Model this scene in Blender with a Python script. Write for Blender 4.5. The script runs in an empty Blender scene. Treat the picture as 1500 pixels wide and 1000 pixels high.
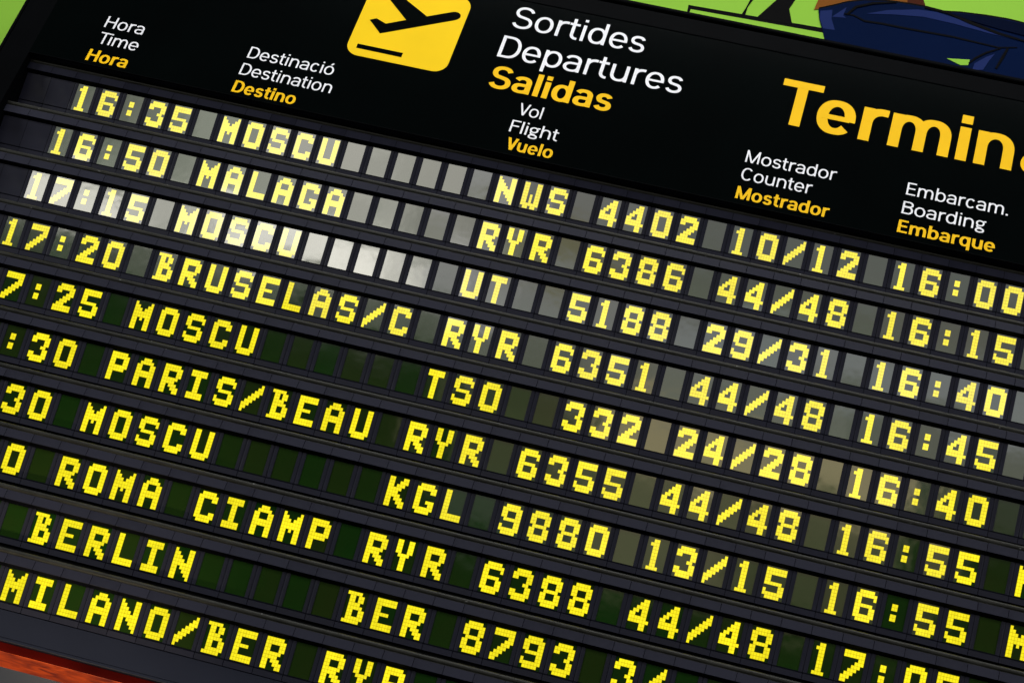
import bpy, bmesh, math, random
from mathutils import Vector, Matrix
random.seed(7)
S = bpy.context.scene
COL = S.collection
U = 0.05                      # one character pitch in metres
Z0 = 4.0                      # height of the top row of characters above the floor


def W(x, y, z):
    """board coordinates (pitch units: right, up, out of the board) -> metres"""
    return Vector((x * U, -z * U, Z0 + y * U))


# ------------------------------------------------------------------ camera
RC = [[0.9631529, 0.2689546, 0.0001147], [0.2202647, -0.7885448, -0.5741781], [-0.1543374, 0.5530466, -0.8187304]]
CC = [32.69318, -47.44722, 59.60172]
FPX = 3008.035


def b2w(v):
    return Vector((v[0], -v[2], v[1]))


cam = bpy.data.cameras.new('camera')
cam.sensor_width = 36.0
cam.lens = 36.0 * FPX / 1500.0
cam.clip_start = 0.05
cam.clip_end = 200.0
camo = bpy.data.objects.new('camera', cam)
COL.objects.link(camo)
xr, yu, zb = b2w(RC[0]), -b2w(RC[1]), -b2w(RC[2])
M = Matrix((xr, yu, zb)).transposed().to_4x4()
M.translation = W(*CC)
camo.matrix_world = M
S.camera = camo


def at(px, py, z):
    """point of the plane z (board units) seen at pixel px, py of the 1500 x 1000 photograph"""
    r = ((px - 750.0) / FPX, (py - 500.0) / FPX, 1.0)
    d = [sum(RC[k][i] * r[k] for k in range(3)) for i in range(3)]
    s = (z - CC[2]) / d[2]
    return CC[0] + s * d[0], CC[1] + s * d[1]


# ------------------------------------------------------------------ light
S.view_settings.view_transform = 'Standard'
S.view_settings.look = 'None'
S.view_settings.exposure = 0.0
S.view_settings.gamma = 1.0
S.view_settings.use_curve_mapping = False
wd = bpy.data.worlds.new('World')
S.world = wd
wd.use_nodes = True
wd.node_tree.nodes['Background'].inputs[0].default_value = (0.75, 0.85, 1.0, 1)
wd.node_tree.nodes['Background'].inputs[1].default_value = 0.02


def area(name, loc, target, sx, sy, radiance, col=(1, 1, 1)):
    L = bpy.data.lights.new(name, 'AREA')
    L.shape = 'RECTANGLE'
    L.size, L.size_y = sx, sy
    L.energy = radiance * math.pi * sx * sy
    L.color = col
    o = bpy.data.objects.new(name, L)
    o.location = loc
    o.rotation_euler = (Vector(target) - Vector(loc)).to_track_quat('-Z', 'Y').to_euler()
    COL.objects.link(o)
    return o


# ceiling lamps of the hall, above and in front of the board
area('ceiling_light', (0.9, -2.6, 8.2), (0.9, 0, 4.0), 4.5, 1.6, 11.5, (0.97, 0.98, 1.0))
# unseen fill lamps added left and right to lift the trims
area('side_fill_light', (-11.5, -9.5, 5.0), (0.9, 0, 3.6), 5.0, 4.0, 16.0, (0.93, 0.95, 1.0))
area('side_fill_light', (14.5, -9.5, 5.0), (0.9, 0, 3.6), 5.0, 4.0, 16.0, (0.95, 0.96, 1.0))
# far windows and lamp strips of the hall opposite, seen mirrored in the panes
FAR = -18.0


def far(x0, x1, z0, z1, rad, col=(1, 1, 1)):
    area('hall_window_light', ((x0 + x1) / 2, FAR, (z0 + z1) / 2), ((x0 + x1) / 2, 0, (z0 + z1) / 2), x1 - x0, z1 - z0, rad, col)


# bands of the far facade, bottom to top: (height from, to, [(x from, x to, brightness, colour)])
GRN, WRM, NEU, LIL = (0.98, 1.0, 0.86), (1.0, 0.86, 0.55), (1.0, 0.965, 0.87), (1.0, 0.96, 0.97)


def colx(c, x0, k):
    return x0 + k * (c - 2)


def band(z0, z1, x0, k, segs):
    for c0, c1, lin, colr in segs:
        far(colx(c0, x0, k), colx(c1, x0, k), z0, z1, lin / 0.042, colr)


band(3.90, 5.60, -7.1, 0.290, [(-14, 3, .095, GRN), (3, 6, .14, GRN), (6, 10, .23, GRN), (10, 15, .37, NEU), (15, 17.2, .30, NEU), (17.2, 20, .24, LIL), (20, 25, .125, LIL), (25, 56, .092, LIL)])
band(3.34, 3.90, -7.2, 0.292, [(-14, 3, .10, GRN), (3, 8, .18, GRN), (8, 13, .25, GRN), (13, 16.2, .31, NEU), (16.2, 19, .19, NEU), (19, 25, .105, WRM), (25, 56, .080, (1.0, 0.93, 0.86))])
band(2.78, 3.34, -7.35, 0.295, [(-14, 1, .30, GRN), (1, 4.2, .70, NEU), (4.2, 6.4, .52, NEU), (6.4, 8.4, .38, NEU), (8.4, 13, .72, NEU), (13, 15.4, .84, NEU), (15.4, 16.6, .55, NEU), (16.6, 18.6, .34, LIL), (18.6, 21, .20, LIL), (21, 26, .145, LIL), (26, 56, .155, (0.94, 0.95, 1.0))])
band(2.20, 2.78, -7.5, 0.300, [(-14, 6, .035, GRN), (6, 18, .062, GRN), (18, 25, .080, NEU), (25, 32, .105, NEU), (32, 56, .080, NEU)])
band(1.58, 2.20, -7.65, 0.305, [(20, 24.6, .026, WRM), (24.6, 36, .20, (1.0, 0.82, 0.48)), (36, 56, .022, GRN)])
band(0.95, 1.58, -7.85, 0.310, [(20, 25, .034, WRM), (25, 31, .062, WRM), (31, 37, .048, WRM)])
band(0.30, 0.95, -8.0, 0.315, [(21, 25, .026, GRN), (25, 31, .064, WRM), (31, 37, .034, WRM)])
# low spot added in place of floor bounce, brightening the beam's underside
sp = bpy.data.lights.new('beam_fill_light', 'SPOT')
sp.energy = 330
sp.spot_size = math.radians(14)
sp.spot_blend = 0.6
sp.shadow_soft_size = 0.1
sp.color = (1.0, 0.80, 0.55)
spo = bpy.data.objects.new('beam_fill_light', sp)
spo.location = (0.1, -1.6, 0.5)
spo.rotation_euler = (W(9, -23.3, -2) - Vector(spo.location)).to_track_quat('-Z', 'Y').to_euler()
COL.objects.link(spo)


# ------------------------------------------------------------------ materials
def new_mat(name):
    m = bpy.data.materials.new(name)
    m.use_nodes = True
    nt = m.node_tree
    return m, nt, nt.nodes['Principled BSDF']


def node(nt, kind, **kw):
    n = nt.nodes.new(kind)
    for k, v in kw.items():
        setattr(n, k, v)
    return n


def plain(name, col, rough=0.5, var=0.0, scale=40.0, spec=0.5, bump=0.0, rvar=0.0, metal=0.0, obvar=0.0):
    m, nt, b = new_mat(name)
    b.inputs['Base Color'].default_value = (*col, 1)
    b.inputs['Roughness'].default_value = rough
    b.inputs['Specular IOR Level'].default_value = spec
    b.inputs['Metallic'].default_value = metal
    tc = node(nt, 'ShaderNodeTexCoord')
    nz = node(nt, 'ShaderNodeTexNoise')
    nz.inputs['Scale'].default_value = scale
    nz.inputs['Detail'].default_value = 6
    nt.links.new(tc.outputs['Object'], nz.inputs['Vector'])
    src = nz.outputs['Fac']
    if obvar:
        oi = node(nt, 'ShaderNodeObjectInfo')
        ad = node(nt, 'ShaderNodeMath', operation='MULTIPLY_ADD')
        ad.inputs[1].default_value = obvar
        nt.links.new(oi.outputs['Random'], ad.inputs[0])
        nt.links.new(src, ad.inputs[2])
        sb = node(nt, 'ShaderNodeMath', operation='SUBTRACT')
        nt.links.new(ad.outputs[0], sb.inputs[0])
        sb.inputs[1].default_value = obvar * 0.5
        src = sb.outputs[0]
    if var:
        mr = node(nt, 'ShaderNodeMapRange')
        mr.inputs[1].default_value = 0.25
        mr.inputs[2].default_value = 0.75
        mr.inputs[3].default_value = 1 - var
        mr.inputs[4].default_value = 1 + var
        nt.links.new(src, mr.inputs[0])
        mx = node(nt, 'ShaderNodeVectorMath', operation='SCALE')
        mx.inputs[0].default_value = col
        nt.links.new(mr.outputs[0], mx.inputs['Scale'])
        nt.links.new(mx.outputs[0], b.inputs['Base Color'])
    if rvar:
        mr = node(nt, 'ShaderNodeMapRange')
        mr.inputs[1].default_value = 0.3
        mr.inputs[2].default_value = 0.7
        mr.inputs[3].default_value = max(0.02, rough - rvar)
        mr.inputs[4].default_value = rough + rvar
        nt.links.new(src, mr.inputs[0])
        nt.links.new(mr.outputs[0], b.inputs['Roughness'])
    if bump:
        bp = node(nt, 'ShaderNodeBump')
        bp.inputs['Strength'].default_value = bump
        bp.inputs['Distance'].default_value = 0.002
        nt.links.new(nz.outputs['Fac'], bp.inputs['Height'])
        nt.links.new(bp.outputs['Normal'], b.inputs['Normal'])
    return m


HOUSING = plain('charcoal_plastic', (0.0110, 0.0114, 0.0194), 0.55, 0.12, 60, 0.10, 0.0, 0.1, obvar=0.5)
GROOVE = plain('black_plastic', (0.0035, 0.0038, 0.0065), 0.9, 0.2, 60, 0.03)
RAIL = plain('dark_metal_rail', (0.018, 0.018, 0.015), 0.45, 0.35, 25, 0.12, 0.15, 0.12, 0.3)


def add_specks(m, scale, thr, col):
    nt = m.node_tree
    b = nt.nodes['Principled BSDF']
    old = b.inputs['Base Color'].links[0].from_socket
    oi = node(nt, 'ShaderNodeObjectInfo')
    tc = node(nt, 'ShaderNodeTexCoord')
    ad = node(nt, 'ShaderNodeVectorMath', operation='ADD')
    nt.links.new(tc.outputs['Object'], ad.inputs[0])
    nt.links.new(oi.outputs['Location'], ad.inputs[1])
    sc = node(nt, 'ShaderNodeVectorMath', operation='MULTIPLY')
    sc.inputs[1].default_value = (0.45, 1.0, 1.0)
    nt.links.new(ad.outputs[0], sc.inputs[0])
    nz = node(nt, 'ShaderNodeTexNoise')
    nz.inputs['Scale'].default_value = scale
    nz.inputs['Detail'].default_value = 3
    nt.links.new(sc.outputs[0], nz.inputs['Vector'])
    mr = node(nt, 'ShaderNodeMapRange')
    mr.inputs[1].default_value = thr
    mr.inputs[2].default_value = thr + 0.04
    nt.links.new(nz.outputs['Fac'], mr.inputs[0])
    mx = node(nt, 'ShaderNodeMix', data_type='RGBA')
    mx.inputs['B'].default_value = (*col, 1)
    nt.links.new(mr.outputs[0], mx.inputs['Factor'])
    nt.links.new(old, mx.inputs['A'])
    nt.links.new(mx.outputs['Result'], b.inputs['Base Color'])


add_specks(RAIL, 170.0, 0.735, (0.16, 0.16, 0.15))
PANEL = plain('black_acrylic', (0.0005, 0.0011, 0.0010), 0.07, 0.3, 6, 0.3)
FRAME = plain('black_painted_metal', (0.0014, 0.0016, 0.0019), 0.5, 0.25, 12, 0.008)
BLACK = plain('matt_black_paint', (0.0012, 0.0012, 0.0014), 0.9, 0.2, 20, 0.1)
SLAB = plain('slate_painted_metal', (0.0078, 0.0092, 0.0165), 0.5, 0.12, 5, 0.10, 0.0, 0.08)
WHITE = plain('white_vinyl', (0.755, 0.755, 0.77), 0.55, 0.05, 14, 0.1)
YELLOW = plain('yellow_vinyl', (0.80, 0.52, 0.004), 0.55, 0.05, 9, 0.05)
AMBER = plain('amber_vinyl', (0.80, 0.465, 0.005), 0.55, 0.05, 14, 0.05)
DKWALL = plain('grey_wall_paint', (0.16, 0.16, 0.165), 0.8, 0.15, 1.5, 0.2)


def pane_mat():
    m, nt, b = new_mat('dark_display_glass')
    tc = node(nt, 'ShaderNodeTexCoord')
    oi = node(nt, 'ShaderNodeObjectInfo')
    ofs = node(nt, 'ShaderNodeVectorMath', operation='ADD')
    nt.links.new(tc.outputs['Object'], ofs.inputs[0])
    nt.links.new(oi.outputs['Location'], ofs.inputs[1])
    nz = node(nt, 'ShaderNodeTexNoise')
    nz.inputs['Scale'].default_value = 28
    nz.inputs['Detail'].default_value = 3
    nt.links.new(ofs.outputs[0], nz.inputs['Vector'])
    cr = node(nt, 'ShaderNodeValToRGB')
    cr.color_ramp.elements[0].color = (0.0035, 0.030, 0.0025, 1)
    cr.color_ramp.elements[1].color = (0.016, 0.026, 0.004, 1)
    mix = node(nt, 'ShaderNodeMath', operation='MULTIPLY_ADD')
    mix.inputs[1].default_value = 0.35
    nt.links.new(nz.outputs['Fac'], mix.inputs[0])
    r2 = node(nt, 'ShaderNodeMath', operation='MULTIPLY')
    r2.inputs[1].default_value = 0.65
    nt.links.new(oi.outputs['Random'], r2.inputs[0])
    nt.links.new(r2.outputs[0], mix.inputs[2])
    nt.links.new(mix.outputs[0], cr.inputs['Fac'])
    nt.links.new(cr.outputs['Color'], b.inputs['Base Color'])
    b.inputs['Roughness'].default_value = 0.055
    b.inputs['IOR'].default_value = 1.5
    nz2 = node(nt, 'ShaderNodeTexNoise')
    nz2.inputs['Scale'].default_value = 24
    nz2.inputs['Detail'].default_value = 2
    nt.links.new(ofs.outputs[0], nz2.inputs['Vector'])
    bp = node(nt, 'ShaderNodeBump')
    bp.inputs['Strength'].default_value = 0.15
    bp.inputs['Distance'].default_value = 0.0008
    nt.links.new(nz2.outputs['Fac'], bp.inputs['Height'])
    nt.links.new(bp.outputs['Normal'], b.inputs['Normal'])
    return m


def lit_mat(name, col, strength):
    m, nt, b = new_mat(name)
    b.inputs['Base Color'].default_value = (0.02, 0.02, 0.002, 1)
    b.inputs['Roughness'].default_value = 0.055
    b.inputs['IOR'].default_value = 1.5
    b.inputs['Emission Color'].default_value = (*col, 1)
    tc = node(nt, 'ShaderNodeTexCoord')
    oi = node(nt, 'ShaderNodeObjectInfo')
    ofs = node(nt, 'ShaderNodeVectorMath', operation='ADD')
    nt.links.new(tc.outputs['Object'], ofs.inputs[0])
    nt.links.new(oi.outputs['Location'], ofs.inputs[1])
    nz = node(nt, 'ShaderNodeTexNoise')
    nz.inputs['Scale'].default_value = 90
    nt.links.new(ofs.outputs[0], nz.inputs['Vector'])
    mr = node(nt, 'ShaderNodeMapRange')
    mr.inputs[1].default_value = 0.3
    mr.inputs[2].default_value = 0.7
    mr.inputs[3].default_value = strength * 0.92
    mr.inputs[4].default_value = strength * 1.10
    nt.links.new(nz.outputs['Fac'], mr.inputs[0])
    vr = node(nt, 'ShaderNodeMapRange')
    vr.inputs[3].default_value = 0.93
    vr.inputs[4].default_value = 1.10
    nt.links.new(oi.outputs['Random'], vr.inputs[0])
    ml = node(nt, 'ShaderNodeMath', operation='MULTIPLY')
    nt.links.new(mr.outputs[0], ml.inputs[0])
    nt.links.new(vr.outputs[0], ml.inputs[1])
    nt.links.new(ml.outputs[0], b.inputs['Emission Strength'])
    return m


PANE = pane_mat()
LIT = lit_mat('lit_yellow_segment', (1.0, 0.87, 0.014), 1.0)
LITGAP = lit_mat('segment_gap_glow', (0.58, 0.41, 0.005), 1.0)


# ------------------------------------------------------------------ mesh helpers
class MB:
    def __init__(self):
        self.v, self.f, self.m = [], [], []

    def face(self, pts, mi=0):
        i = len(self.v)
        self.v += [tuple(p) for p in pts]
        self.f.append(tuple(range(i, i + len(pts))))
        self.m.append(mi)

    def box(self, a, b, mi=0):
        x0, y0, z0 = a
        x1, y1, z1 = b
        q = [(x0, y0, z0), (x1, y0, z0), (x1, y1, z0), (x0, y1, z0), (x0, y0, z1), (x1, y0, z1), (x1, y1, z1), (x0, y1, z1)]
        for t in ((4, 5, 6, 7), (3, 2, 1, 0), (0, 1, 5, 4), (1, 2, 6, 5), (2, 3, 7, 6), (3, 0, 4, 7)):
            self.face([q[k] for k in t], mi)

    def prism(self, pts, z0, z1, mi=0):
        """outline pts (x, y) extruded from z0 to z1 (board units)"""
        ar = sum(pts[i][0] * pts[(i + 1) % len(pts)][1] - pts[(i + 1) % len(pts)][0] * pts[i][1] for i in range(len(pts)))
        if ar < 0:
            pts = pts[::-1]
        self.face([(x, y, z1) for x, y in pts], mi)
        n = len(pts)
        for i in range(n):
            a, b = pts[i], pts[(i + 1) % n]
            self.face([(a[0], a[1], z0), (b[0], b[1], z0), (b[0], b[1], z1), (a[0], a[1], z1)], mi)

    def sweep(self, prof, x0, x1, mi=0, caps=True):
        """profile (y, z) list swept along x"""
        for (a, b) in zip(prof, prof[1:]):
            self.face([(x0, a[0], a[1]), (x1, a[0], a[1]), (x1, b[0], b[1]), (x0, b[0], b[1])], mi)
        if caps:
            self.face([(x0, p[0], p[1]) for p in prof], mi)
            self.face([(x1, p[0], p[1]) for p in prof[::-1]], mi)

    def mesh(self, name, mats, org=(0, 0, 0), weld=False, smooth=False):
        me = bpy.data.meshes.new(name)
        o = Vector(org)
        me.from_pydata([(p[0] * U - o.x * U, -(p[2] - o.z) * U, (p[1] - o.y) * U) for p in self.v], [], self.f)
        for mt in mats:
            me.materials.append(mt)
        for p, mi in zip(me.polygons, self.m):
            p.material_index = mi
            p.use_smooth = smooth
        if weld:
            bm = bmesh.new()
            bm.from_mesh(me)
            bmesh.ops.remove_doubles(bm, verts=bm.verts, dist=1e-6)
            bm.to_mesh(me)
            bm.free()
        me.update()
        return me


def link(name, me, parent=None, loc=(0, 0, 0)):
    o = bpy.data.objects.new(name, me)
    o.location = loc
    if parent:
        o.parent = parent
    COL.objects.link(o)
    return o


def thing(name, label, cat, loc, group=None):
    o = bpy.data.objects.new(name, None)
    o.empty_display_size = 0.05
    o.location = loc
    COL.objects.link(o)
    o['label'] = label
    o['category'] = cat
    if group:
        o['group'] = group
    return o


def off(x, y, z):
    return (x * U, -z * U, y * U)


# ------------------------------------------------------------------ display rows
KROW = 2.2699           # pitch of the rows
TH = 0.3277             # every module leans forward over the viewer
CT, ST = math.cos(TH), math.sin(TH)
CW, CH = 0.6695 / 7, 1.0371 / 9
XA, XB = -0.165, 0.835
FZ = 0.30               # front of the trim
FY0, FY1 = 0.047, 0.375


def P(s, n):
    return (-s * CT - n * ST, -s * ST + n * CT)


FONT = {
    '0': '.#####. ####### ##...## ##...## ##...## ##...## ##...## ####### .#####.',
    '1': '..##... .###... ..##... ..##... ..##... ..##... ..##... ..##... .####..',
    '2': '.#####. ####### ##...## ....### ...###. ..###.. .###... ####### #######',
    '3': '.#####. ####### ##...## .....## ....##. .....## ##...## ####### .#####.',
    '4': '....##. ...###. ..####. .##.##. ##..##. ######. ####### ....##. ....##.',
    '5': '####### ####### ##..... ##..... ######. .....## #....## ####### .#####.',
    '6': '.#####. ####### ##....# ##..... ######. ##...## ##...## ####### .#####.',
    '7': '####### ####### .....## ....### ...###. ..###.. .###... ###.... ##.....',
    '8': '.#####. ####### ##...## ##...## .#####. ##...## ##...## ####### .#####.',
    '9': '.#####. ####### ##...## ##...## .###### .....## #....## ####### .#####.',
    ':': '....... ....... ..##... ..##... ....... ..##... ..##... ....... .......',
    '/': '......# .....## ....### ...###. ..###.. .###... ###.... ##..... #......',
    'A': '..###.. .#####. ##...## ##...## ####### ####### ##...## ##...## ##...##',
    'B': '#####.. .##.##. .##.##. .####.. .#####. .##..## .##..## .###### ######.',
    'C': '.#####. ####### ##...## ##..... ##..... ##..... ##...## ####### .#####.',
    'E': '####### ####### ##..... ##..... #####.. ##..... ##..... ####### #######',
    'G': '.#####. ####### ##...## ##..... ##..... ##..### ##...## ####### .#####.',
    'I': '######. ######. ..##... ..##... ..##... ..##... ..##... ######. ######.',
    'K': '##...## ##..### ##.###. #####.. ####... #####.. ##.###. ##..### ##...##',
    'L': '##..... ##..... ##..... ##..... ##..... ##..... ##..... ####### #######',
    'M': '#.....# ##...## ###.### ####### ####### ##.#.## ##...## ##...## ##...##',
    'N': '#....## ##...## ###..## ####.## ####### ##.#### ##..### ##...## ##....#',
    'P': '######. ####### ##...## ##...## ####### ######. ##..... ##..... ##.....',
    'R': '######. ####### ##...## ##...## ######. #####.. ##.###. ##..### ##...##',
    'S': '.#####. ####### ##....# ##..... .#####. .....## #....## ####### .#####.',
    'T': '######. ######. ..##... ..##... ..##... ..##... ..##... ..##... ..##...',
    'U': '##...## ##...## ##...## ##...## ##...## ##...## ##...## ####### .#####.',
    'W': '##...## ##...## ##...## ##...## ##.#.## ##.#.## ##.#.## ####### .##.##.',
    'Y': '##..##. ##..##. ##..##. ##..##. .####.. ..##... ..##... ..##... ..##...',
}
FONT['O'] = FONT['0']


def row_text(parts):
    s = [' '] * 44
    for c, t in parts:
        for i, ch in enumerate(t):
            s[c + i] = ch
    return ''.join(s)


ROWS = [
    row_text([(2, '16:35'), (8, 'MOSCU'), (19, 'NWS'), (23, '4402'), (28, '10/12'), (34, '16:00')]),
    row_text([(2, '16:50'), (8, 'MALAGA'), (19, 'RYR'), (23, '6386'), (28, '44/48'), (34, '16:15')]),
    row_text([(2, '17:15'), (8, 'MOSCU'), (19, 'UT'), (23, '5188'), (28, '29/31'), (34, '16:40')]),
    row_text([(2, '17:20'), (8, 'BRUSELAS/C'), (19, 'RYR'), (23, '6351'), (28, '44/48'), (34, '16:45')]),
    row_text([(3, '7:25'), (8, 'MOSCU'), (19, 'TSO'), (24, '332'), (28, '24/28'), (34, '16:40')]),
    row_text([(4, ':30'), (8, 'PARIS/BEAU'), (19, 'RYR'), (23, '6355'), (28, '44/48'), (34, '16:55'), (40, 'M')]),
    row_text([(5, '30'), (8, 'MOSCU'), (19, 'KGL'), (23, '9880'), (28, '13/15'), (34, '16:55'), (40, 'M')]),
    row_text([(6, '0'), (8, 'ROMA'), (13, 'CIAMP'), (19, 'RYR'), (23, '6388'), (28, '44/48'), (34, '17:05')]),
    row_text([(8, 'BERLIN'), (19, 'BER'), (23, '8793'), (28, '3/')]),
    row_text([(8, 'MILANO/BER'), (19, 'RYR')]),
]
SHORT = [
    'top display row, lit 16:35 MOSCU NWS 4402, right under the header',
    'display row lit 16:50 MALAGA RYR 6386 with grey reflections',
    'display row lit 17:15 MOSCU UT 5188 with the whitest reflections in its panes',
    'display row lit 17:20 BRUSELAS/C RYR 6351 44/48 16:45',
    'display row lit 7:25 MOSCU TSO 332 24/28 16:40',
    'display row lit :30 PARIS/BEAU RYR 6355 44/48 16:55',
    'display row lit 30 MOSCU KGL 9880 13/15 16:55',
    'display row lit 0 ROMA CIAMP RYR 6388 44/48',
    'display row lit BERLIN BER 8793, second from the bottom edge',
    'lowest display row, lit MILANO/BER RYR, above the slate bottom edge',
]


def module_mesh(window=True):
    mb = MB()
    g = 0.006
    a, b = XA + g, XB - g
    c = 0.007                                  # chamfer
    # upper trim: front with chamfered ends and lower edge, soffit behind it
    mb.face([(a + c, FY0 + c, FZ), (b - c, FY0 + c, FZ), (b - c, FY1, FZ), (a + c, FY1, FZ)])
    mb.face([(a, FY0 + c, FZ - c), (a + c, FY0 + c, FZ), (a + c, FY1, FZ), (a, FY1, FZ - c)])
    mb.face([(b - c, FY0 + c, FZ), (b, FY0 + c, FZ - c), (b, FY1, FZ - c), (b - c, FY1, FZ)])
    mb.face([(a, FY0, FZ - c), (b, FY0, FZ - c), (b - c, FY0 + c, FZ), (a + c, FY0 + c, FZ)])
    mb.face([(a, FY0, FZ - c), (a, FY0, -0.06), (b, FY0, -0.06), (b, FY0, FZ - c)], 1)
    for x in (a, b):
        mb.face([(x, FY0, FZ - c), (x, FY1, FZ - c), (x, FY1, -0.1), (x, FY0, -0.1)], 1)

    def q(x0, x1, s0, s1, n, mi=0, n1=None):
        n1 = n if n1 is None else n1
        p0, p1 = P(s0, n), P(s1, n)
        r0, r1 = P(s0, n1), P(s1, n1)
        mb.face([(x0, *p1), (x1, *r1), (x1, *r0), (x0, *p0)], mi)

    n = 0.03
    s0, s1 = -0.055, 1.118
    wl, wr, wb = -0.016, 0.686, 1.058
    if window:
        # side strips: sloped at the seam, flat beside the window, small reveals
        q(a, a + 0.045, s0, s1, n - 0.012, 0, n)
        q(a + 0.045, wl - 0.012, s0, s1, n)
        q(wl - 0.012, wl, s0, wb, n, 0, -0.004)
        q(wr, wr + 0.012, s0, wb, -0.004, 0, n)
        q(wr + 0.012, b - 0.045, s0, s1, n)
        q(b - 0.045, b, s0, s1, n, 0, n - 0.012)
        # sill below the window
        q(wl - 0.012, wr + 0.012, wb, s1, n - 0.022, 1)
    else:
        q(a, b, s0, s1 - 0.05, n)
        q(a, b, s1 - 0.05, s1, n - 0.03, 1)
    # dark groove and lower trim
    t0 = 1.112
    mb.face([(a, *P(t0, n - 0.03)), (b, *P(t0, n - 0.03)), (b, *P(t0 - 0.004, n + 0.012)), (a, *P(t0 - 0.004, n + 0.012))], 1)
    q(a, b, t0 - 0.045, t0, n + 0.001 if window else n - 0.028, 1)
    q(a + c, b - c, t0, 1.30, n + 0.012)
    q(a, a + c, t0, 1.30, n, 0, n + 0.012)
    q(b - c, b, t0, 1.30, n + 0.012, 0, n)
    for x in (a, b):
        mb.face([(x, *P(s0, n - 0.028)), (x, *P(1.30, n)), (x, *P(1.30, -0.12)), (x, *P(s0, -0.12))], 1)
    return mb.mesh('character_module' if window else 'blank_module', [HOUSING, GROOVE])


def pane_mesh():
    mb = MB()
    x0, x1, s0, s1 = -0.046, 0.72, -0.085, 1.078
    f = [(x0, *P(s1, 0)), (x1, *P(s1, 0)), (x1, *P(s0, 0)), (x0, *P(s0, 0))]
    k = [(x0, *P(s1, -.02)), (x1, *P(s1, -.02)), (x1, *P(s0, -.02)), (x0, *P(s0, -.02))]
    mb.face(f)
    mb.face(k[::-1])
    for i in range(4):
        j = (i + 1) % 4
        mb.face([k[i], k[j], f[j], f[i]])
    return mb.mesh('display_pane', [PANE])


def glyph_mesh(ch):
    mb = MB()
    rows = FONT[ch].split()
    e = 0.056

    def cell(c0, r0, w, h, n, mi):
        x0, x1 = c0 * CW, (c0 + w) * CW
        t0, t1 = r0 * CH, (r0 + h) * CH
        mb.face([(x0, *P(t1, n)), (x1, *P(t1, n)), (x1, *P(t0, n)), (x0, *P(t0, n))], mi)
    for r, line in enumerate(rows):
        for c, v in enumerate(line):
            if v == '#':
                cell(c, r, 1, 1, 0.003, 1)
                cell(c + e, r + e, 1 - 2 * e, 1 - 2 * e, 0.006, 0)
    return mb.mesh('character', [LIT, LITGAP])


MOD, BLANK, PANE_ME = module_mesh(True), module_mesh(False), pane_mesh()
GLYPH = {}
for t in ROWS:
    for ch in t:
        if ch != ' ' and ch not in GLYPH:
            GLYPH[ch] = glyph_mesh(ch)
NCOL = 44
XL, XR = XA - 0.05, XA + NCOL


def rail_mesh():
    mb = MB()
    # rounded lip above the trim: front bulges out a little and rolls back over the top
    pr = [(FY1 - 0.004, FZ - 0.05), (FY1, FZ - 0.012), (FY1 + 0.022, FZ - 0.012)]
    cy, cz, r = FY1 + 0.115, FZ - 0.066, 0.098
    for k in range(0, 11):
        t = math.radians(-62 + k * 17)
        pr.append((cy + r * math.sin(t), cz + r * math.cos(t)))
    pr += [(FY1 + 0.20, -0.25), (FY1, -0.25)]
    mb.sweep(pr, XL, XR)
    return mb.mesh('rail', [RAIL])


def backing_mesh():
    mb = MB()
    n = -0.1
    p0, p1 = P(-0.12, n), P(1.5, n)
    prof = [(FY1 - 0.003, 0.2), (FY0 + 0.03, 0.2), (FY0 + 0.03, -0.08), p1, (p1[0], -0.9), (FY1 - 0.003, -0.9)]
    mb.sweep(prof, XL + 0.02, XR)
    return mb.mesh('backing', [BLACK])


def cap_mesh():
    mb = MB()
    prof = [(FY1, FZ - 0.01), (FY0, FZ - 0.01), (FY0 - 0.0, 0.04), P(0, 0.028), P(1.42, 0.028), P(1.46, -0.5), (FY1, -0.5)]
    mb.sweep(prof, XL, XA + 0.008)
    return mb.mesh('end_cap', [HOUSING])


RAIL_ME, BACK_ME, CAP_ME = rail_mesh(), backing_mesh(), cap_mesh()
rng = random.Random(11)
for r, txt in enumerate(ROWS):
    root = thing('display_row', SHORT[r], 'display row', W(0, -KROW * r, 0), 'display rows of the departures board')
    link('rail', RAIL_ME, root)
    link('backing', BACK_ME, root)
    link('end_cap', CAP_ME, root)
    for c in range(NCOL):
        if c < 2:
            link('blank_module', BLANK, root, off(c, 0, 0))
            continue
        m = link('character_module', MOD, root, off(c, 0, 0))
        tilt = (rng.gauss(0, 0.0030), rng.gauss(0, 0.0015), rng.gauss(0, 0.006))
        p = link('display_pane', PANE_ME, m)
        p.rotation_euler = tilt
        if txt[c] != ' ':
            g = link('character', GLYPH[txt[c]], m)
            g.rotation_euler = tilt

# ------------------------------------------------------------------ sign lettering: strokes of a plain grotesque
def sarc(cx, cy, rx, ry, a0, a1, n=22, p=2.16):
    out = []
    for i in range(n + 1):
        a = math.radians(a0 + (a1 - a0) * i / n)
        ca, sa = math.cos(a), math.sin(a)
        out.append((cx + rx * math.copysign(abs(ca) ** (2 / p), ca), cy + ry * math.copysign(abs(sa) ** (2 / p), sa)))
    return out


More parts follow.
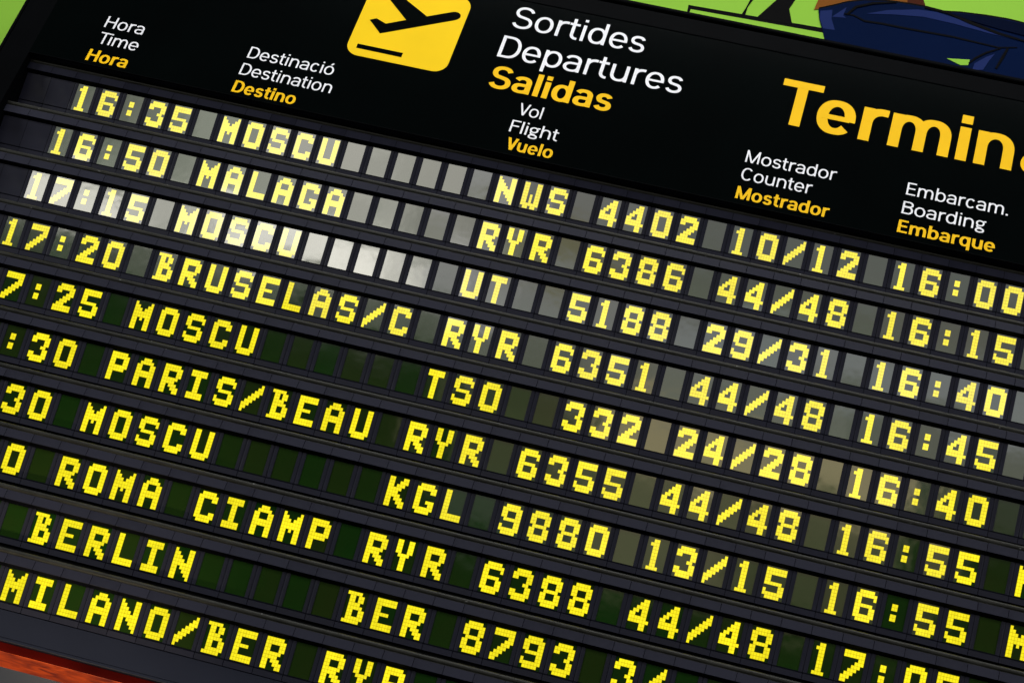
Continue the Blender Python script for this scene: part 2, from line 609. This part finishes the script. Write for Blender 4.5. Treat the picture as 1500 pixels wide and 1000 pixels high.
def strip(path, s, t, closed=False):
    pts = [path[0]]
    for q in path[1:]:
        if math.hypot(q[0] - pts[-1][0], q[1] - pts[-1][1]) > 1e-4:
            pts.append(q)
    if closed and math.hypot(pts[0][0] - pts[-1][0], pts[0][1] - pts[-1][1]) < 1e-3:
        pts.pop()
    n = len(pts)
    L, Rr = [], []
    for i in range(n):
        a = pts[(i - 1) % n] if (closed or i > 0) else pts[i]
        b = pts[(i + 1) % n] if (closed or i < n - 1) else pts[i]
        dx, dy = b[0] - a[0], b[1] - a[1]
        d = math.hypot(dx, dy) or 1
        dx, dy = dx / d, dy / d
        w = 0.5 * (t + (s - t) * abs(dy) ** 1.3)
        L.append((pts[i][0] - dy * w, pts[i][1] + dx * w))
        Rr.append((pts[i][0] + dy * w, pts[i][1] - dx * w))
    return ('strip', L, Rr, closed)


def rect(x0, y0, x1, y1):
    return ('poly', [(x0, y0), (x1, y0), (x1, y1), (x0, y1)])


def glyph(ch, bold):
    s, t = (0.200, 0.138) if bold else (0.118, 0.098)
    hs, ht = s / 2, t / 2
    X, AS, DS = 0.735, 1.0, -0.27
    k = 0.06 if bold else 0.0
    rb, sb = (0.04, 0.065) if bold else (0.05, 0.085)     # round and straight side bearings
    o = []

    def ring(x0, x1, y0, y1):
        return strip(sarc((x0 + x1) / 2, (y0 + y1) / 2, (x1 - x0) / 2 - hs, (y1 - y0) / 2 - ht, 0, 360, 44), s, t, True)

    def arch(x0, x1, top, foot):
        rx = (x1 - x0 - s) / 2
        ry = 0.27
        p = sarc((x0 + x1) / 2, top - ht - ry, rx, ry, 176, 0)
        p.append((x1 - hs, foot))
        return strip(p, s, t)
    if ch in 'oó':
        w = 0.66 + k
        o = [ring(0, w, -0.012, X + 0.012)]
        if ch == 'ó':
            o.append(('poly', [(w / 2 - .03, X + .09), (w / 2 + .07, X + .09), (w / 2 + .20, X + .27), (w / 2 + .07, X + .27)]))
        return o, w, rb, rb
    if ch == 'e':
        w = 0.64 + k
        p = sarc(w / 2, X / 2, w / 2 - hs, X / 2 + .012 - ht, -8, 318, 42)
        bt = t * (0.78 if bold else 0.9)
        return [strip(p, s, t), rect(s * .5, X * .5 - bt * .60, w - s * .5, X * .5 + bt * .38)], w, rb, rb
    if ch == 'c':
        w = 0.60 + k
        return [strip(sarc(w / 2 + .01, X / 2, w / 2 - hs, X / 2 + .012 - ht, 40, 320, 40), s, t)], w, rb, rb
    if ch == 'C':
        w = 0.76
        return [strip(sarc(w / 2 + .01, .5, w / 2 - hs, .512 - ht, 42, 318, 44), s, t)], w, rb, rb
    if ch in 'sS':
        h, w = (X, 0.56 + k) if ch == 's' else (1.0, 0.72 + k)
        y1, y0 = h + .012 - ht, -.012 + ht
        my = (y0 + y1) / 2 + .01
        ru, rl = (y1 - my) / 2, (my - y0) / 2
        a = sarc(w / 2, y1 - ru, w / 2 - hs - .02, ru, 14, 238, 26, 2.1)
        b = sarc(w / 2, y0 + rl, w / 2 - hs, rl, 58, -166, 26, 2.1)
        return [strip(a + b, s * .96, t * 1.05)], w, rb, rb
    if ch == 'a':
        w = 0.60 + k
        cy = X - .25
        p = sarc(.30 + k / 2, cy, w - hs - .30 - k / 2, .25 + .012 - ht, 158, 0)
        p.append((w - hs, 0))
        o.append(strip(p, s, t))
        bx, by, bh = .30, .208, .222
        q = [(w - hs, by + bh - ht), (bx, by + bh - ht)] + sarc(bx, by, bx - hs, bh - ht, 90, 270) + sarc(bx, by, w - hs - bx, bh - ht, 270, 350)
        o.append(strip(q, s, t * .92))
        return o, w, rb * .8, sb * .9
    if ch in 'nhm':
        st = AS if ch == 'h' else X
        w = (0.62 + k) if ch != 'm' else 1.0 + k * 1.6
        o = [rect(0, 0, s, st)]
        if ch == 'm':
            mid = (w + s) / 2
            o += [arch(0, mid, X + .01, 0), arch(mid - s, w, X + .01, 0)]
        else:
            o.append(arch(0, w, X + .01, 0))
        return o, w, sb, sb * .9
    if ch == 'u':
        w = 0.62 + k
        p = [(hs, X)] + sarc(w / 2, ht + .27 - .01, w / 2 - hs, .27, 180, 356)
        return [strip(p, s, t), rect(w - s, 0, w, X)], w, sb * .9, sb
    if ch == 'r':
        w = 0.40 + k
        p = sarc(s * .5 + .27, X + .01 - ht - .27, .27, .27, 176, 84)
        p.append((w, X + .005 - ht))
        return [rect(0, 0, s, X), strip(p, s, t * 1.1)], w, sb, .01
    if ch == 'i':
        return [rect(0, 0, s, X), rect(0, AS - s * .92, s, AS)], s, sb, sb
    if ch == 'l':
        return [rect(0, 0, s, AS)], s, sb, sb
    if ch == '.':
        return [rect(0, 0, s * 1.1, s * 1.1)], s * 1.1, sb, sb
    if ch == 't':
        w = 0.38 + k
        x = .10 + hs
        p = [(x, X + .21), (x, .22)] + sarc(x + .19, ht + .19 - .01, .19, .19, 180, 270)
        p.append((w, ht - .01))
        return [strip(p, s, t), rect(0, X - t, w - .01, X)], w, .02, .03
    if ch in 'dbqp':
        w = 0.64 + k
        r = ring(0, w, -.012, X + .012)
        if ch == 'd':
            return [r, rect(w - s, 0, w, AS)], w, rb, sb
        if ch == 'b':
            return [r, rect(0, 0, s, AS)], w, sb, rb
        if ch == 'q':
            return [r, rect(w - s, DS, w, X)], w, rb, sb
        return [r, rect(0, DS, s, X)], w, sb, rb
    if ch == 'g':
        w = 0.62
        o = [strip(sarc(.27, X - .225, .27 - hs, .237 - ht, 0, 360, 36), s * .95, t * .9, True)]
        o.append(strip([(.40, X - .10), (.50, X - .045), (w, X - .04)], t, t))
        o.append(strip([(.13, X - .40), (.085, .25), (.11, .19), (.20, .155), (.38, .14)], s * .8, t))
        o.append(strip(sarc(.29, -.055, .29 - hs, .19 - ht, 0, 360, 36), s * .95, t * .95, True))
        return o, w, rb, .02
    if ch == 'H':
        w = 0.74 + k
        return [rect(0, 0, s, 1), rect(w - s, 0, w, 1), rect(s * .5, .5 - ht + .01, w - s * .5, .5 + ht + .01)], w, sb, sb
    if ch == 'T':
        w = 0.72 + k * .5
        tt = t * 1.1 if bold else t
        return [rect(w / 2 - hs, 0, w / 2 + hs, 1 - tt * .5), rect(0, 1 - tt, w, 1)], w, .03, -.06
    if ch == 'F':
        w = 0.58
        return [rect(0, 0, s, 1), rect(s * .5, 1 - t, w, 1), rect(s * .5, .52 - ht, w - .05, .52 + ht)], w, sb, .03
    if ch == 'E':
        w = 0.60 + k
        return [rect(0, 0, s, 1), rect(s * .5, 1 - t, w - .02, 1), rect(s * .5, .52 - ht, w - .06, .52 + ht), rect(s * .5, 0, w, t)], w, sb, .05
    if ch == 'D':
        w = 0.74 + k
        rx = .36
        p = [(s * .5, 1 - ht), (w - hs - rx, 1 - ht)] + sarc(w - hs - rx, .5, rx, .5 - ht, 90, -90, 30) + [(s * .5, ht)]
        return [rect(0, 0, s, 1), strip(p, s, t)], w, sb, rb
    if ch == 'B':
        w = 0.68
        p = [(s * .5, 1 - ht), (.38, 1 - ht)] + sarc(.38, .765, .22, .235 - ht, 90, -90, 18) + [(s * .5, .53 + ht)]
        q = [(s * .5, .545 - .0), (.38, .545)] + sarc(.38, (.545 + ht) / 2, w - hs - .38, (.545 - ht) / 2, 90, -90, 18) + [(s * .5, ht)]
        return [rect(0, 0, s, 1), strip(p, s, t), strip(q, s, t)], w, sb, rb
    if ch in 'VM':
        w = (0.74 + k) if ch == 'V' else 0.90 + k * 1.5
        c, s1 = s * .52, s * (1.08 if ch == 'V' else 1.0)
        a = 1 - (w / 2 - s1) / (w / 2 - c)
        v = ('poly', [(0, 1), (w / 2 - c, 0), (w / 2 + c, 0), (w, 1), (w - s1, 1), (w / 2, a), (s1, 1)])
        if ch == 'V':
            return [v], w, .02, -.03
        return [v, rect(0, 0, s * .95, 1), rect(w - s * .95, 0, w, 1)], w, sb, sb
    raise KeyError(ch)


ZH = 0.75               # front of the header panel


def set_line(mb, text, bold, left, right, cap, mi, z=ZH):
    """one line of lettering fitted between two points of its baseline on the panel"""
    gl = [glyph(c, bold) for c in text if c != ' ']
    x, place = 0.0, []
    for i, (sh, w, lb, rbb) in enumerate(gl):
        if i:
            x += lb
        place.append((x, sh))
        x += w + rbb
    nat = x - gl[-1][3]
    (xl, yl), (xr_, yr) = at(*left, z), at(*right, z)
    kx = (xr_ - xl) / nat
    y = (yl + yr) / 2
    print('LINE', text, 'stretch %.3f' % (kx / cap), 'x %.2f..%.2f y %.2f %.2f' % (xl, xr_, yl, yr))
    for gx, sh in place:
        for lev, s in enumerate(sh):
            zt = z + 0.012 + 0.003 * lev
            f = lambda p: (xl + (gx + p[0]) * kx, y + p[1] * cap)
            if s[0] == 'poly':
                mb.prism([f(p) for p in s[1]], z - 0.01, zt, mi)
            else:
                Lp, Rp, closed = [f(p) for p in s[1]], [f(p) for p in s[2]], s[3]
                n = len(Lp)
                for i in range(n if closed else n - 1):
                    j = (i + 1) % n
                    mb.face([(*Rp[i], zt), (*Rp[j], zt), (*Lp[j], zt), (*Lp[i], zt)], mi)
                    for q in (Lp, Rp):
                        mb.face([(*q[i], z - 0.01), (*q[j], z - 0.01), (*q[j], zt), (*q[i], zt)], mi)


HX0, HX1, HY0, HY1 = -0.155, 48.0, 0.50, 8.27
header = thing('header_sign', 'black header panel with yellow take-off pictogram and Sortides Departures Salidas lettering', 'sign', W(0, HY0, ZH))
HO = (0, HY0, ZH)


def part(name, mb, mats, root, org, loc=(0, 0, 0), smooth=False, weld=False, label=None):
    o = link(name, mb.mesh(name, mats, org, weld, smooth), root, loc)
    if label:
        o['label'] = label
    return o


mb = MB()
mb.box((HX0, HY0, -0.35), (HX1, HY1, ZH))
part('sign_panel', mb, [PANEL], header, HO)
mb = MB()
mb.box((HX0, HY0 - 0.03, ZH - 0.04), (HX1, HY0 - 0.001, ZH + 0.012))
part('panel_edge', mb, [FRAME], header, HO)

CAPS, CAPT, CAPB = 0.595, 1.14, 2.27
HEADS = [
    ('small heading Hora Time Hora', [('Hora', 0, (151.7, 40.1), (207.9, 51.5), CAPS), ('Time', 0, (141.2, 63.3), (199.2, 75.3), CAPS), ('Hora', 1, (124.3, 88.0), (183.0, 100.3), CAPS)]),
    ('small heading Destinació Destination Destino', [('Destinació', 0, (361.0, 85.2), (486.3, 110.6), CAPS), ('Destination', 0, (349.0, 109.2), (483.2, 136.8), CAPS), ('Destino', 1, (338.0, 134.6), (430.0, 153.4), CAPS)]),
    ('large title Sortides Departures Salidas', [('Sortides', 0, (748.0, 38.8), (941.0, 79.5), CAPT), ('Departures', 0, (727.5, 82.8), (996.0, 138.2), CAPT), ('Salidas', 1, (713.0, 126.8), (892.3, 164.6), CAPT)]),
    ('small heading Vol Flight Vuelo', [('Vol', 0, (757.5, 168.0), (791.9, 175.0), CAPS), ('Flight', 0, (744.9, 192.8), (815.2, 207.3), CAPS), ('Vuelo', 1, (739.0, 218.6), (807.2, 232.6), CAPS)]),
    ('small heading Mostrador Counter Mostrador', [('Mostrador', 0, (1091.0, 237.7), (1223.5, 264.8), CAPS), ('Counter', 0, (1083.8, 263.0), (1187.6, 284.6), CAPS), ('Mostrador', 1, (1076.0, 290.7), (1212.6, 318.6), CAPS)]),
    ('small heading Embarcam. Boarding Embarque', [('Embarcam.', 0, (1326.6, 285.4), (1475.9, 316.2), CAPS), ('Boarding', 0, (1320.0, 312.8), (1442.6, 338.0), CAPS), ('Embarque', 1, (1313.2, 340.2), (1456.0, 369.6), CAPS)]),
    ('very large yellow word Terminal', [('Termin', 1, (1142.0 - 9.6, 179.5), (1480.9, 249.3), CAPB)]),
]
for lab, lines in HEADS:
    mb = MB()
    for txt, bold, l, r, cap in lines:
        set_line(mb, txt, bool(bold), l, r, cap, bold)
        if txt == 'Termin':
            set_line(mb, 'al', True, (1492.5, 251.7), (1556, 264.5), cap, bold)
    part('lettering', mb, [WHITE, AMBER], header, HO, label=lab)


def rounded(x0, y0, x1, y1, r, n=8):
    out = []
    for cx, cy, a in ((x1 - r, y1 - r, 0), (x0 + r, y1 - r, 90), (x0 + r, y0 + r, 180), (x1 - r, y0 + r, 270)):
        for i in range(n + 1):
            t = math.radians(a + 90 * i / n)
            out.append((cx + r * math.cos(t), cy + r * math.sin(t)))
    return out


bl, br = at(503.4, 77.5, ZH), at(650.8, 109.1, ZH)
px0, px1, py0 = bl[0], br[0], (bl[1] + br[1]) / 2
pw = px1 - px0
mb = MB()
mb.prism(rounded(px0, py0, px1, py0 + pw, 0.135 * pw), ZH - 0.01, ZH + 0.02)
plate = part('pictogram_plate', mb, [YELLOW], header, HO)


def zp(x, y):
    return at(500 + x / 7.5, y / 7.5, ZH + 0.02)


mb = MB()
nose = [zp(1215, 137), zp(1250, 134), zp(1285, 142), zp(1308, 160), zp(1312, 180), zp(1304, 200), zp(1280, 215), zp(1245, 226)]
wing_tip = [zp(395, -175), zp(470, -195)]
body = [zp(425, 370), zp(312, 220), zp(388, 205), zp(488, 264), zp(712, 223)] + wing_tip + [zp(940, 184)] + nose
mb.prism(body, ZH + 0.01, ZH + 0.028)
part('airplane_symbol', mb, [PANEL], plate, HO)
mb = MB()
mb.prism([zp(180, 482), zp(678, 586), zp(658, 632), zp(163, 527)], ZH + 0.01, ZH + 0.028)
part('runway_bar', mb, [PANEL], plate, HO)

# ------------------------------------------------------------------ frame round the board
FX0 = -1.36
frame = thing('board_frame', 'black and slate metal frame around the rows of the departures board', 'frame', W(FX0, -22.98, 0))
FO = (FX0, -22.98, 0)
mb = MB()
zf = ZH + 0.03
mb.sweep([(HY1 + 0.002, -2.2), (HY1 + 0.002, zf - 0.02), (HY1 + 0.03, zf), (HY1 + 0.80, zf), (HY1 + 0.83, zf - 0.03), (HY1 + 0.84, zf - 0.16), (HY1 + 0.96, zf - 0.16),
          (HY1 + 0.97, zf - 0.01), (HY1 + 1.02, zf + 0.02), (HY1 + 1.13, zf + 0.02), (HY1 + 1.16, zf - 0.02), (HY1 + 1.16, -2.2)], FX0, HX1)
part('top_rail', mb, [FRAME], frame, FO)
mb = MB()
mb.box((FX0 + 0.12, -22.9, -2.15), (HX0 - 0.004, HY1 + 0.001, zf - 0.03))
mb.box((FX0, -22.9, -2.2), (FX0 + 0.1, HY1 + 0.001, zf + 0.005))
part('side_rail', mb, [FRAME], frame, FO)
mb = MB()
mb.box((HX0 - 0.004, -22.0, -2.2), (HX1, HY1 - 0.1, -1.2))
part('back_plate', mb, [BLACK], frame, FO)
mb = MB()
zs = -0.39
mb.sweep([(-21.69, -0.49), (-21.69, zs - 0.012), (-21.702, zs), (-22.61, zs), (-22.622, zs - 0.02), (-22.634, zs), (-22.655, zs + 0.02), (-22.72, zs + 0.02), (-22.745, zs), (-22.75, zs - 0.06), (-22.75, -0.49)], FX0 + 0.13, HX1)
part('bottom_rail', mb, [SLAB], frame, FO)

# ------------------------------------------------------------------ mural behind the board
MZ = -4.0


def mp(x, y):
    return at(x, y, MZ)


def z7(x, y):
    return mp(980 + x / 5.769, y / 5.769)


def z8(x, y):
    return mp(1240 + x / 5.769, y / 5.769)


GREEN = plain('lime_green_print', (0.205, 0.405, 0.042), 0.6, 0.08, 1.6, 0.008)
GREEN2 = plain('pale_green_print', (0.225, 0.40, 0.07), 0.6, 0.06, 1.6, 0.008)
INK = plain('black_ink_print', (0.003, 0.003, 0.003), 0.6, 0.1, 8, 0.008)
NAVY = plain('navy_print', (0.0006, 0.0045, 0.024), 0.6, 0.15, 3, 0.008)
BLUE = plain('blue_print', (0.010, 0.018, 0.075), 0.6, 0.1, 3, 0.008)
BROWN = plain('brown_print', (0.16, 0.055, 0.010), 0.6, 0.1, 3, 0.008)
DBROWN = plain('dark_brown_print', (0.045, 0.012, 0.006), 0.6, 0.1, 3, 0.008)
mb = MB()
mb.box((-12, 2.0, MZ - 0.6), (62, 26, MZ))
lev = [0]


def pr(pts, mi):
    lev[0] += 1
    mb.prism(pts, MZ - 0.01, MZ + 0.004 + 0.004 * lev[0], mi)


def inkline(pts, w, mi=1):
    """brush line through pts, w in board units"""
    L, Rr = [], []
    n = len(pts)
    for i in range(n):
        a, b = pts[max(0, i - 1)], pts[min(n - 1, i + 1)]
        dx, dy = b[0] - a[0], b[1] - a[1]
        d = math.hypot(dx, dy) or 1
        ww = w * (0.35 + 0.65 * math.sin(math.pi * min(1, max(0, (i + 0.4) / (n - 0.2)))))
        L.append((pts[i][0] - dy / d * ww / 2, pts[i][1] + dx / d * ww / 2))
        Rr.append((pts[i][0] + dy / d * ww / 2, pts[i][1] - dx / d * ww / 2))
    pr(L + Rr[::-1], mi)


pr([mp(1285, -60), mp(1560, -60), mp(1560, 60), mp(1440, 26), mp(1400, 22), mp(1350, 10)], 0)
# bench outline and legs
pr([z7(165, 45), z7(1470, 270), z7(1450, 420), z7(140, 160)], 1)
pr([z7(183, 82), z7(1442, 306), z7(1428, 360), z7(168, 128)], 0)
pr([z7(900, -200), z7(1110, -160), z7(1068, 0), z7(1015, 80), z7(1040, 212), z7(735, 158), z7(800, 100), z7(912, 0)], 1)
pr([z7(690, -5), z7(715, -5), z7(665, 65), z7(640, 140), z7(608, 134), z7(650, 70)], 1)
pr([z7(715, -160), z7(800, -160), z7(715, -4), z7(688, -4)], 1)
# seated figure: jacket hem and jeans
pr([z7(1265, -200), z7(1262, 0), z7(1225, 88), z7(1275, 80), z7(1500, 34), z8(60, 20), z8(330, 18), z8(670, 76), z8(648, 0), z8(560, -200)], 2)
pr([z8(515, -200), z8(515, 0), z8(512, 44), z8(672, 78), z8(648, 0), z8(560, -200)], 3)
jean = [z7(1262, 84), z7(1380, 60), z7(1500, 30), z8(150, 12), z8(330, 18), z8(500, 40), z8(660, 68), z8(820, 110), z8(960, 118), z8(1180, 145), z8(1360, 175), z8(1560, 225),
        z8(2200, 380), z8(2200, 900), z8(-60, 600), z7(1330, 420), z7(1296, 260), z7(1270, 170)]
cx = sum(p[0] for p in jean) / len(jean)
pr([(x, y + 0.10) for x, y in jean], 1)
pr([(x, y) for x, y in jean], 4)
pr([z7(1278, 100), z7(1380, 92), z7(1372, 170), z7(1400, 262), z7(1300, 248), z7(1274, 165)], 5)
pr([z7(1376, 150), z7(1500, 70), z7(1470, 140), z7(1496, 160)], 5)
pr([z8(165, 125), z8(350, 95), z8(600, 90), z8(760, 112), z8(1000, 190), z8(1250, 282), z8(1450, 352), z8(1200, 290), z8(900, 208), z8(650, 152), z8(400, 132)], 5)
pr([z8(1250, 465), z8(1180, 490), z8(1080, 545), z8(1060, 600), z8(1150, 600), z8(1205, 520)], 5)
pr([z8(845, 503), z8(1040, 515), z8(1025, 560), z8(960, 560)], 0)
inkline([z8(-20, 125), z8(60, 140), z8(150, 188), z8(300, 210), z8(500, 250), z8(900, 322), z8(1280, 412), z8(1440, 412)], 0.10)
inkline([z8(1300, 420), z8(1180, 455), z8(1090, 500), z8(1030, 545)], 0.09)
inkline([z8(1360, 420), z8(1320, 490), z8(1260, 590)], 0.12)
inkline([z8(660, 74), z8(860, 120), z8(1050, 205), z8(1300, 300), z8(1520, 365)], 0.16)
inkline([z8(0, 135), z8(80, 70), z8(220, 40), z8(420, 30)], 0.12)
pr([z8(860, 122), z8(1180, 150), z8(1560, 232), z8(1560, 330), z8(1300, 262), z8(1050, 190)], 6)
mural = link('mural_panel', mb.mesh('mural_panel', [GREEN, INK, BROWN, DBROWN, NAVY, BLUE, plain('deep_navy_print', (0.0005, 0.0022, 0.011), 0.6, 0.15, 3, 0.008)], (-12, 2.0, MZ)), None, W(-12, 2.0, MZ))
mural['label'] = 'lime green printed mural with seated legs in blue jeans, behind the top of the board'
mural['category'] = 'mural'

# ------------------------------------------------------------------ wooden beam and wall below the board
BZ = -0.50
yb = at(0, 953.0, BZ)[1]
zb_ = BZ
while at(0, 975.0, zb_)[1] < yb and zb_ > -8:
    zb_ -= 0.02
print('BEAM', yb, zb_)


def wood_mat():
    m, nt, b = new_mat('varnished_red_wood')
    tc = node(nt, 'ShaderNodeTexCoord')
    mp_ = node(nt, 'ShaderNodeMapping')
    mp_.inputs['Scale'].default_value = (9, 26, 26)
    nt.links.new(tc.outputs['Object'], mp_.inputs['Vector'])
    nz = node(nt, 'ShaderNodeTexNoise')
    nz.inputs['Scale'].default_value = 2.0
    nz.inputs['Detail'].default_value = 8
    nz.inputs['Distortion'].default_value = 1.2
    nt.links.new(mp_.outputs[0], nz.inputs['Vector'])
    cr = node(nt, 'ShaderNodeValToRGB')
    cr.color_ramp.elements[0].position = 0.3
    cr.color_ramp.elements[0].color = (0.13, 0.010, 0.002, 1)
    cr.color_ramp.elements[1].position = 0.7
    cr.color_ramp.elements[1].color = (0.62, 0.075, 0.004, 1)
    nt.links.new(nz.outputs['Fac'], cr.inputs['Fac'])
    nt.links.new(cr.outputs['Color'], b.inputs['Base Color'])
    b.inputs['Roughness'].default_value = 0.30
    b.inputs['Specular IOR Level'].default_value = 0.15
    bp = node(nt, 'ShaderNodeBump')
    bp.inputs['Strength'].default_value = 0.25
    bp.inputs['Distance'].default_value = 0.002
    nt.links.new(nz.outputs['Fac'], bp.inputs['Height'])
    nt.links.new(bp.outputs['Normal'], b.inputs['Normal'])
    return m


mb = MB()
c = 0.012
mb.sweep([(-21.9, zb_), (-21.9, BZ), (yb + c, BZ)], -14, 48, 1, False)  # front face in a darker material: shade under the board put into its colour
mb.sweep([(yb + c, BZ), (yb, BZ - c), (yb, zb_)], -14, 48, 0, False)
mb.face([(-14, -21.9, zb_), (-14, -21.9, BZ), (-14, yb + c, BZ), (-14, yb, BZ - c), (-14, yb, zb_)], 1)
beam = link('wooden_beam', mb.mesh('wooden_beam', [wood_mat(), plain('shaded_wood_face', (0.045, 0.0012, 0.0003), 0.5, 0.4, 8, 0.015)], (0, yb, zb_)), None, W(0, yb, zb_))
beam['label'] = 'varnished red-orange wooden beam under the lower left edge of the board'
beam['category'] = 'beam'

mb = MB()
mb.box((-80, -100, -13.0), (140, -14, -12.0))
wall = link('wall', mb.mesh('wall', [DKWALL], (0, -100, -12)), None, W(0, -100, -12))
wall['kind'] = 'structure'
